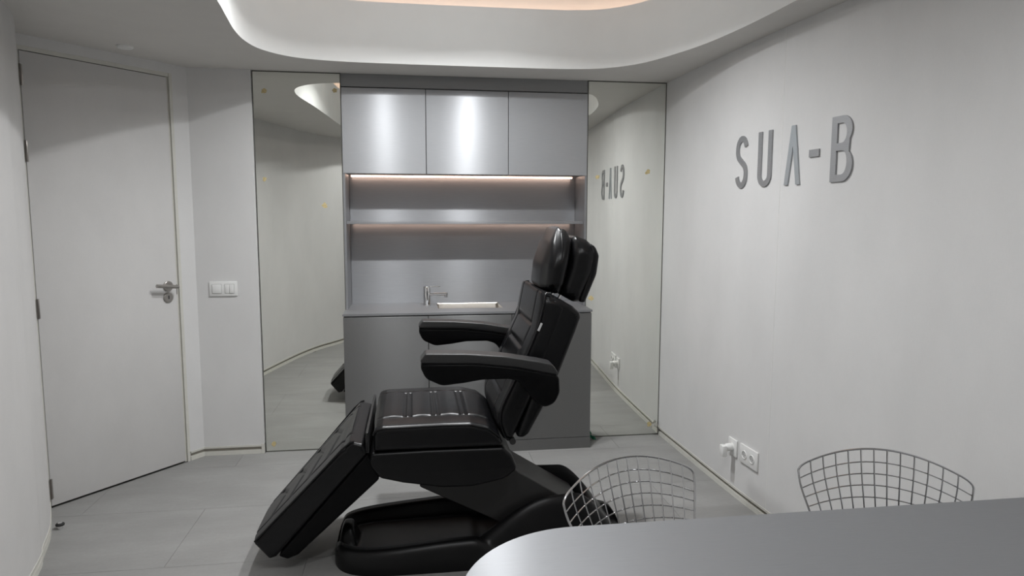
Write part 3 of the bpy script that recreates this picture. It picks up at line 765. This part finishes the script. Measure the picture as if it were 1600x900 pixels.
# head rest
def superpad(cx, cz, tilt, hx, hz, hy, n1, bulge, seg=40):
    bm = bmesh.new(); rings = []
    for i in range(seg//2+1):
        ph = -math.pi/2+math.pi*i/(seg//2); ring = []
        for k in range(seg):
            th = 2*math.pi*k/seg
            def se(c, p): return math.copysign(abs(c)**p, c)
            a = se(math.sin(ph), n1); c = se(math.cos(ph), n1)
            ly = hy*c*se(math.cos(th), n1*0.7); lz = hz*c*se(math.sin(th), n1*0.8); lx = hx*a
            if lx < 0: lx *= 1+bulge*(1-(ly/hy)**2)*(1-(lz/hz)**2)
            if lz > 0: ly *= 1-0.10*(lz/hz)**2
            x = cx+lx*math.cos(tilt)+lz*math.sin(tilt); z = cz-lx*math.sin(tilt)+lz*math.cos(tilt)
            ring.append(bm.verts.new((x, YC+ly, z)))
        rings.append(ring)
    for a, b in zip(rings, rings[1:]):
        for k in range(seg): bm.faces.new((a[k], a[(k+1) % seg], b[(k+1) % seg], b[k]))
    bmesh.ops.remove_doubles(bm, verts=bm.verts, dist=1e-5)
    return bm
hp = resample(fillet(poly([(0.634, 1.458), (0.664, 1.454), (0.684, 1.405), (0.640, 1.215), (0.618, 1.176), (0.586, 1.180), (0.556, 1.208), (0.566, 1.30), (0.598, 1.395)]), [0.025, 0.02, 0.03, 0.03, 0.02, 0.02, 0.025, 0.1, 0.08]), 0.010)
def hd_hw(x, z):
    return 1.0 - 0.50*max(0.0, min(1.0, (z-1.28)/0.18))**2.2 - 0.05*(1-sm(1.175, 1.23, z))
def hd_disp(x, y, z, q):
    if q.x > -0.3: return 0
    return 0.012*(1-(y/0.2)**2) - 0.010*sm(0.10, 0.2, abs(y))
hc = obj('head_cushion', slab(hp, YC, 0.208, 0.030, 24, hd_disp, rs=8, hwf=hd_hw), 'leather', CH, sharp=70)
pp = [(0.646, 1.452), (0.640, 1.425), (0.634, 1.361), (0.613, 1.253), (0.602, 1.188)]
for s in (-1, 1): obj('piping', T([(p.x, YC+s*0.205*hd_hw(p.x, p.y), p.y) for p in catmull([Vector(q) for q in pp], 4)], 0.0035, 8), 'leather', hc)
hr = resample(fillet(poly([(0.690, 1.432), (0.750, 1.410), (0.785, 1.374), (0.790, 1.335), (0.776, 1.26), (0.720, 1.140), (0.688, 1.138), (0.638, 1.168), (0.638, 1.212), (0.668, 1.301)]), [0.022, 0.05, 0.03, 0.05, 0.1, 0.02, 0.03, 0.02, 0.03, 0.2]), 0.010)
obj('head_block', slab(hr, YC, 0.195, 0.045, 10, rs=8, hwf=lambda x, z: 1-0.16*sm(1.34, 1.44, z)), 'leather', CH, sharp=70)
hb = resample(fillet(poly([(0.760, 1.398), (0.786, 1.376), (0.799, 1.340), (0.789, 1.26), (0.738, 1.136), (0.710, 1.139), (0.750, 1.26), (0.762, 1.335)]), [0.01, 0.02, 0.03, 0.1, 0.012, 0.01, 0.1, 0.1]), 0.012)
obj('head_backing', slab(hb, YC, 0.188, 0.016, 8, rs=6, hwf=lambda x, z: 1-0.16*sm(1.34, 1.44, z)), 'leather', CH, sharp=70)
for s in (-0.075, 0.075): obj('head_rod', T([(0.675, YC+s, 1.20), (0.615, YC+s, 1.10)], 0.0055, 10), 'chrome', CH)
# armrests
cap = resample(fillet(poly([(0.019, 0.956), (0.041, 0.984), (0.20, 0.979), (0.346, 0.966), (0.486, 0.941), (0.541, 0.928), (0.563, 0.893), (0.556, 0.886), (0.40, 0.9205), (0.24, 0.9405), (0.026, 0.947)]), [0.008, 0.012, 0.3, 0.3, 0.1, 0.03, 0.006, 0.004, 0.3, 0.3, 0.004]), 0.012)
body_ = resample(fillet(poly([(0.024, 0.9455), (0.021, 0.927), (0.04, 0.884), (0.103, 0.854), (0.186, 0.862), (0.261, 0.873), (0.367, 0.873), (0.41, 0.86), (0.443, 0.815), (0.464, 0.782), (0.508, 0.750), (0.552, 0.768), (0.572, 0.812), (0.569, 0.870), (0.556, 0.885), (0.40, 0.9195), (0.24, 0.9395)]), [0.004, 0.03, 0.05, 0.06, 0.1, 0.1, 0.08, 0.06, 0.06, 0.06, 0.05, 0.05, 0.05, 0.02, 0.004, 0.3, 0.3]), 0.012)
for s in (-1, 1):
    yc = YC+s*0.410
    ab = obj('armrest', slab(body_, yc, 0.043, 0.012, 3), 'leather_s', CH, sharp=60)
    for t in (-1, 1): obj('piping', T([(p.x, yc+t*0.0415, p.y) for p in catmull([Vector(q) for q in ((0.027, 0.9425), (0.12, 0.9425), (0.24, 0.9375), (0.40, 0.9175), (0.555, 0.8835))], 4)], 0.0026, 6), 'leather', ab)
    obj('arm_cap', slab(cap, yc, 0.045, 0.006, 4), 'satin_black', ab, sharp=40)
    obj('arm_bracket', T([(0.515, yc-s*0.03, 0.815), (0.515, YC+s*0.27, 0.815)], 0.035, 20), 'shell', CH)

# ------------------------------------------------------------------ steel table
TX0, TX1, TY0, TY1, TZ = 0.080, 1.775, 0.80, 1.582, 0.75
tb = empty('table', (0.9, 1.19, 0), 'brushed steel table with a large rounded corner in the foreground', 'table')
tp = fillet([(TX0, TY0), (TX1, TY0), (TX1, TY1), (TX0, TY1)], [0.31, 0.03, 0.03, 0.31], 20)
def circ_fillet(x0, x1, y0, y1, r):
    out = []
    for (cx, cy, a0, rr) in ((x0+r, y0+r, 180, r), (x1-0.02, y0+0.02, 270, 0.02), (x1-0.02, y1-0.02, 0, 0.02), (x0+r, y1-r, 90, r)):
        out += [Vector(p) for p in arc(cx, cy, rr, rr, a0, a0+90, 20)]
    return out
tp = circ_fillet(TX0, TX1, TY0, TY1, 0.305)
bm = bmesh.new(); rr = [(0.0012, TZ), (0.0, TZ-0.0012), (0.0, TZ-0.028), (0.001, TZ-0.03)]
loops_ = []
nn = normals2(tp)
for ins, z in rr: loops_.append([bm.verts.new((p.x-q.x*ins, p.y-q.y*ins, z)) for p, q in zip(tp, nn)])
for a, b in zip(loops_, loops_[1:]):
    for i in range(len(a)): j = (i+1) % len(a); bm.faces.new((a[i], a[j], b[j], b[i]))
bm.faces.new(loops_[0]); bm.faces.new(loops_[-1][::-1])
obj('table_top', bm, 'steel_top', tb, sharp=25)
for x in (0.55, 1.45):
    obj('pedestal', lathe([(0.0, 0.012), (0.11, 0.012), (0.11, 0.72), (0.0, 0.72)], 40, Matrix.Translation((x, 1.15, 0))), 'steel_dark', tb, sharp=40)
    obj('foot_plate', lathe([(0.0, 0.0), (0.24, 0.0), (0.24, 0.008), (0.235, 0.012), (0.0, 0.012)], 48, Matrix.Translation((x, 1.15, 0))), 'steel_dark', tb, sharp=40)

# ------------------------------------------------------------------ wire chairs
def chair_profile(v):
    """v 0 (top of back) .. 1 (front of seat): local y (back is +y), z at the centre line"""
    pts = [(0.0, 0.765), (-0.018, 0.70), (-0.040, 0.63), (-0.068, 0.555), (-0.108, 0.485), (-0.175, 0.437), (-0.265, 0.420), (-0.36, 0.424), (-0.45, 0.440), (-0.505, 0.440)]
    t = v*(len(pts)-1); i = min(int(t), len(pts)-2); f = t-i
    p0 = Vector(pts[max(i-1, 0)]); p1 = Vector(pts[i]); p2 = Vector(pts[i+1]); p3 = Vector(pts[min(i+2, len(pts)-1)])
    return 0.5*((2*p1)+(p2-p0)*f+(2*p0-5*p1+4*p2-p3)*f*f+(3*p1-p0-3*p2+p3)*f**3)
def chair_surf(u, v):
    p = chair_profile(v)
    hw = 0.250 - 0.055*sm(0.0, 0.45, v) + 0.045*sm(0.5, 0.85, v) - 0.02*sm(0.9, 1.0, v)
    wrap = (0.055*(1-sm(0.25, 0.6, v)))*u*u           # back curls forward at the sides
    lift_ = 0.045*sm(0.25, 0.55, v)*(1-0.5*sm(0.75, 1.0, v))*u*u
    arch = 0.064*(1-sm(0.0, 0.50, v))*u*u               # top edge is bowed
    front = 0.05*sm(0.8, 1.0, v)*u*u
    return Vector((hw*u, p.x-wrap+front, p.y-arch+lift_))
def wire_chair(loc, rz, label):
    e = empty('wire_chair', (loc[0], loc[1], 0), label, 'chair', rz=rz)
    cols = 13
    R = []
    K = 30; rc = 0.085                     # rim with rounded corners in (u, v)
    def rim_pts():
        pts = []
        for k in range(K+1): pts.append((-1+2*k/K, 0.0))
        return pts
    us = [-1+2*k/cols for k in range(cols+1)]
    # outline
    out = []
    c = 0.12; cv = 0.035
    for a in range(0, 7):
        t = math.pi/2*a/6; out.append((-1+c*(1-math.sin(t)) if False else -1+c-c*math.cos(t), cv-cv*math.sin(t)))
    out += [(-1+c+(2-2*c)*k/24, 0.0) for k in range(1, 24)]
    for a in range(0, 7):
        t = math.pi/2*a/6; out.append((1-c+c*math.sin(t), cv-cv*math.cos(t)))
    out += [(1.0, cv+(0.95-cv)*k/34) for k in range(1, 34)]
    for a in range(0, 7):
        t = math.pi/2*a/6; out.append((1-c+c*math.cos(t), 0.95+0.05*math.sin(t)))
    out += [(1-c-(2-2*c)*k/24, 1.0) for k in range(1, 24)]
    for a in range(0, 7):
        t = math.pi/2*a/6; out.append((-1+c-c*math.sin(t), 0.95+0.05*math.cos(t)))
    out += [(-1.0, 0.95-(0.95-cv)*k/34) for k in range(1, 34)]
    obj('rim', T([chair_surf(u, v) for u, v in out], 0.0034, 8, True), 'wire', e, local=True)
    for u in us[1:-1]:
        obj('long_wire', T([chair_surf(u, 0.0015+0.997*k/46)+Vector((0, -0.002, 0)) for k in range(47)], 0.0022, 6), 'wire', e, local=True)
    vr = [0.074, 0.129, 0.184, 0.239, 0.294, 0.349, 0.404, 0.459, 0.514, 0.569, 0.624, 0.679, 0.734, 0.789, 0.844, 0.899, 0.95]
    for v in vr:
        obj('cross_wire', T([chair_surf(-1+2*k/24, v)+Vector((0, 0.002, 0)) for k in range(25)], 0.0022, 6), 'wire', e, local=True)
    for s in (-1, 1):
        pts = [(0.17*s, -0.10, 0.455), (0.19*s, -0.085, 0.36), (0.235*s, -0.03, 0.03), (0.238*s, -0.045, 0.008), (0.24*s, -0.10, 0.006), (0.24*s, -0.40, 0.006), (0.238*s, -0.455, 0.008), (0.235*s, -0.468, 0.03), (0.19*s, -0.43, 0.36), (0.17*s, -0.42, 0.425)]
        obj('leg', T(catmull([Vector(p) for p in pts], 5), 0.0055, 8), 'wire', e, local=True)
    for y, z, x in ((-0.088, 0.37, 0.187), (-0.43, 0.36, 0.19)):
        obj('brace', T([(-x, y, z), (x, y, z)], 0.005, 8), 'wire', e, local=True)
    return e
wire_chair((0.632, 1.989), 0.352, 'chromed wire chair behind the rounded end of the table, nearer the black chair')
wire_chair((1.487, 1.948), -0.433, 'chromed wire chair pushed in beside the lettered wall below the letter B')

# ------------------------------------------------------------------ scraps on the floor
def scrap(name, mat, loc, size, label, cat, seed):
    random.seed(seed); bm = bmesh.new(); nx, ny = 7, 5; gr = []
    for i in range(nx):
        gr.append([bm.verts.new((loc[0]+size[0]*(i/(nx-1)-0.5)+random.uniform(-.12, .12)*size[0]/3, loc[1]+size[1]*(j/(ny-1)-0.5)+random.uniform(-.12, .12)*size[1]/2, loc[2]+size[2]*random.uniform(0.1, 1)*(0.35 if i in (0, nx-1) else 1))) for j in range(ny)])
    fs = []
    for a, b in zip(gr, gr[1:]):
        for j in range(ny-1): fs.append(bm.faces.new((a[j], a[j+1], b[j+1], b[j])))
    bmesh.ops.solidify(bm, geom=fs, thickness=0.001)
    return tag(obj(name, bm, mat, smooth=False), label, cat)
scrap('tape_scrap', 'green', (1.168, 4.372, 0.002), (0.07, 0.04, 0.028), 'crumpled scrap of green tape on the floor beside the steel base cabinet', 'scrap', 3)
scrap('plastic_scrap', 'scrap', (1.632, 4.398, 0.05), (0.05, 0.03, 0.05), 'crumpled pale plastic scrap in the corner at the foot of the right mirror', 'scrap', 5)
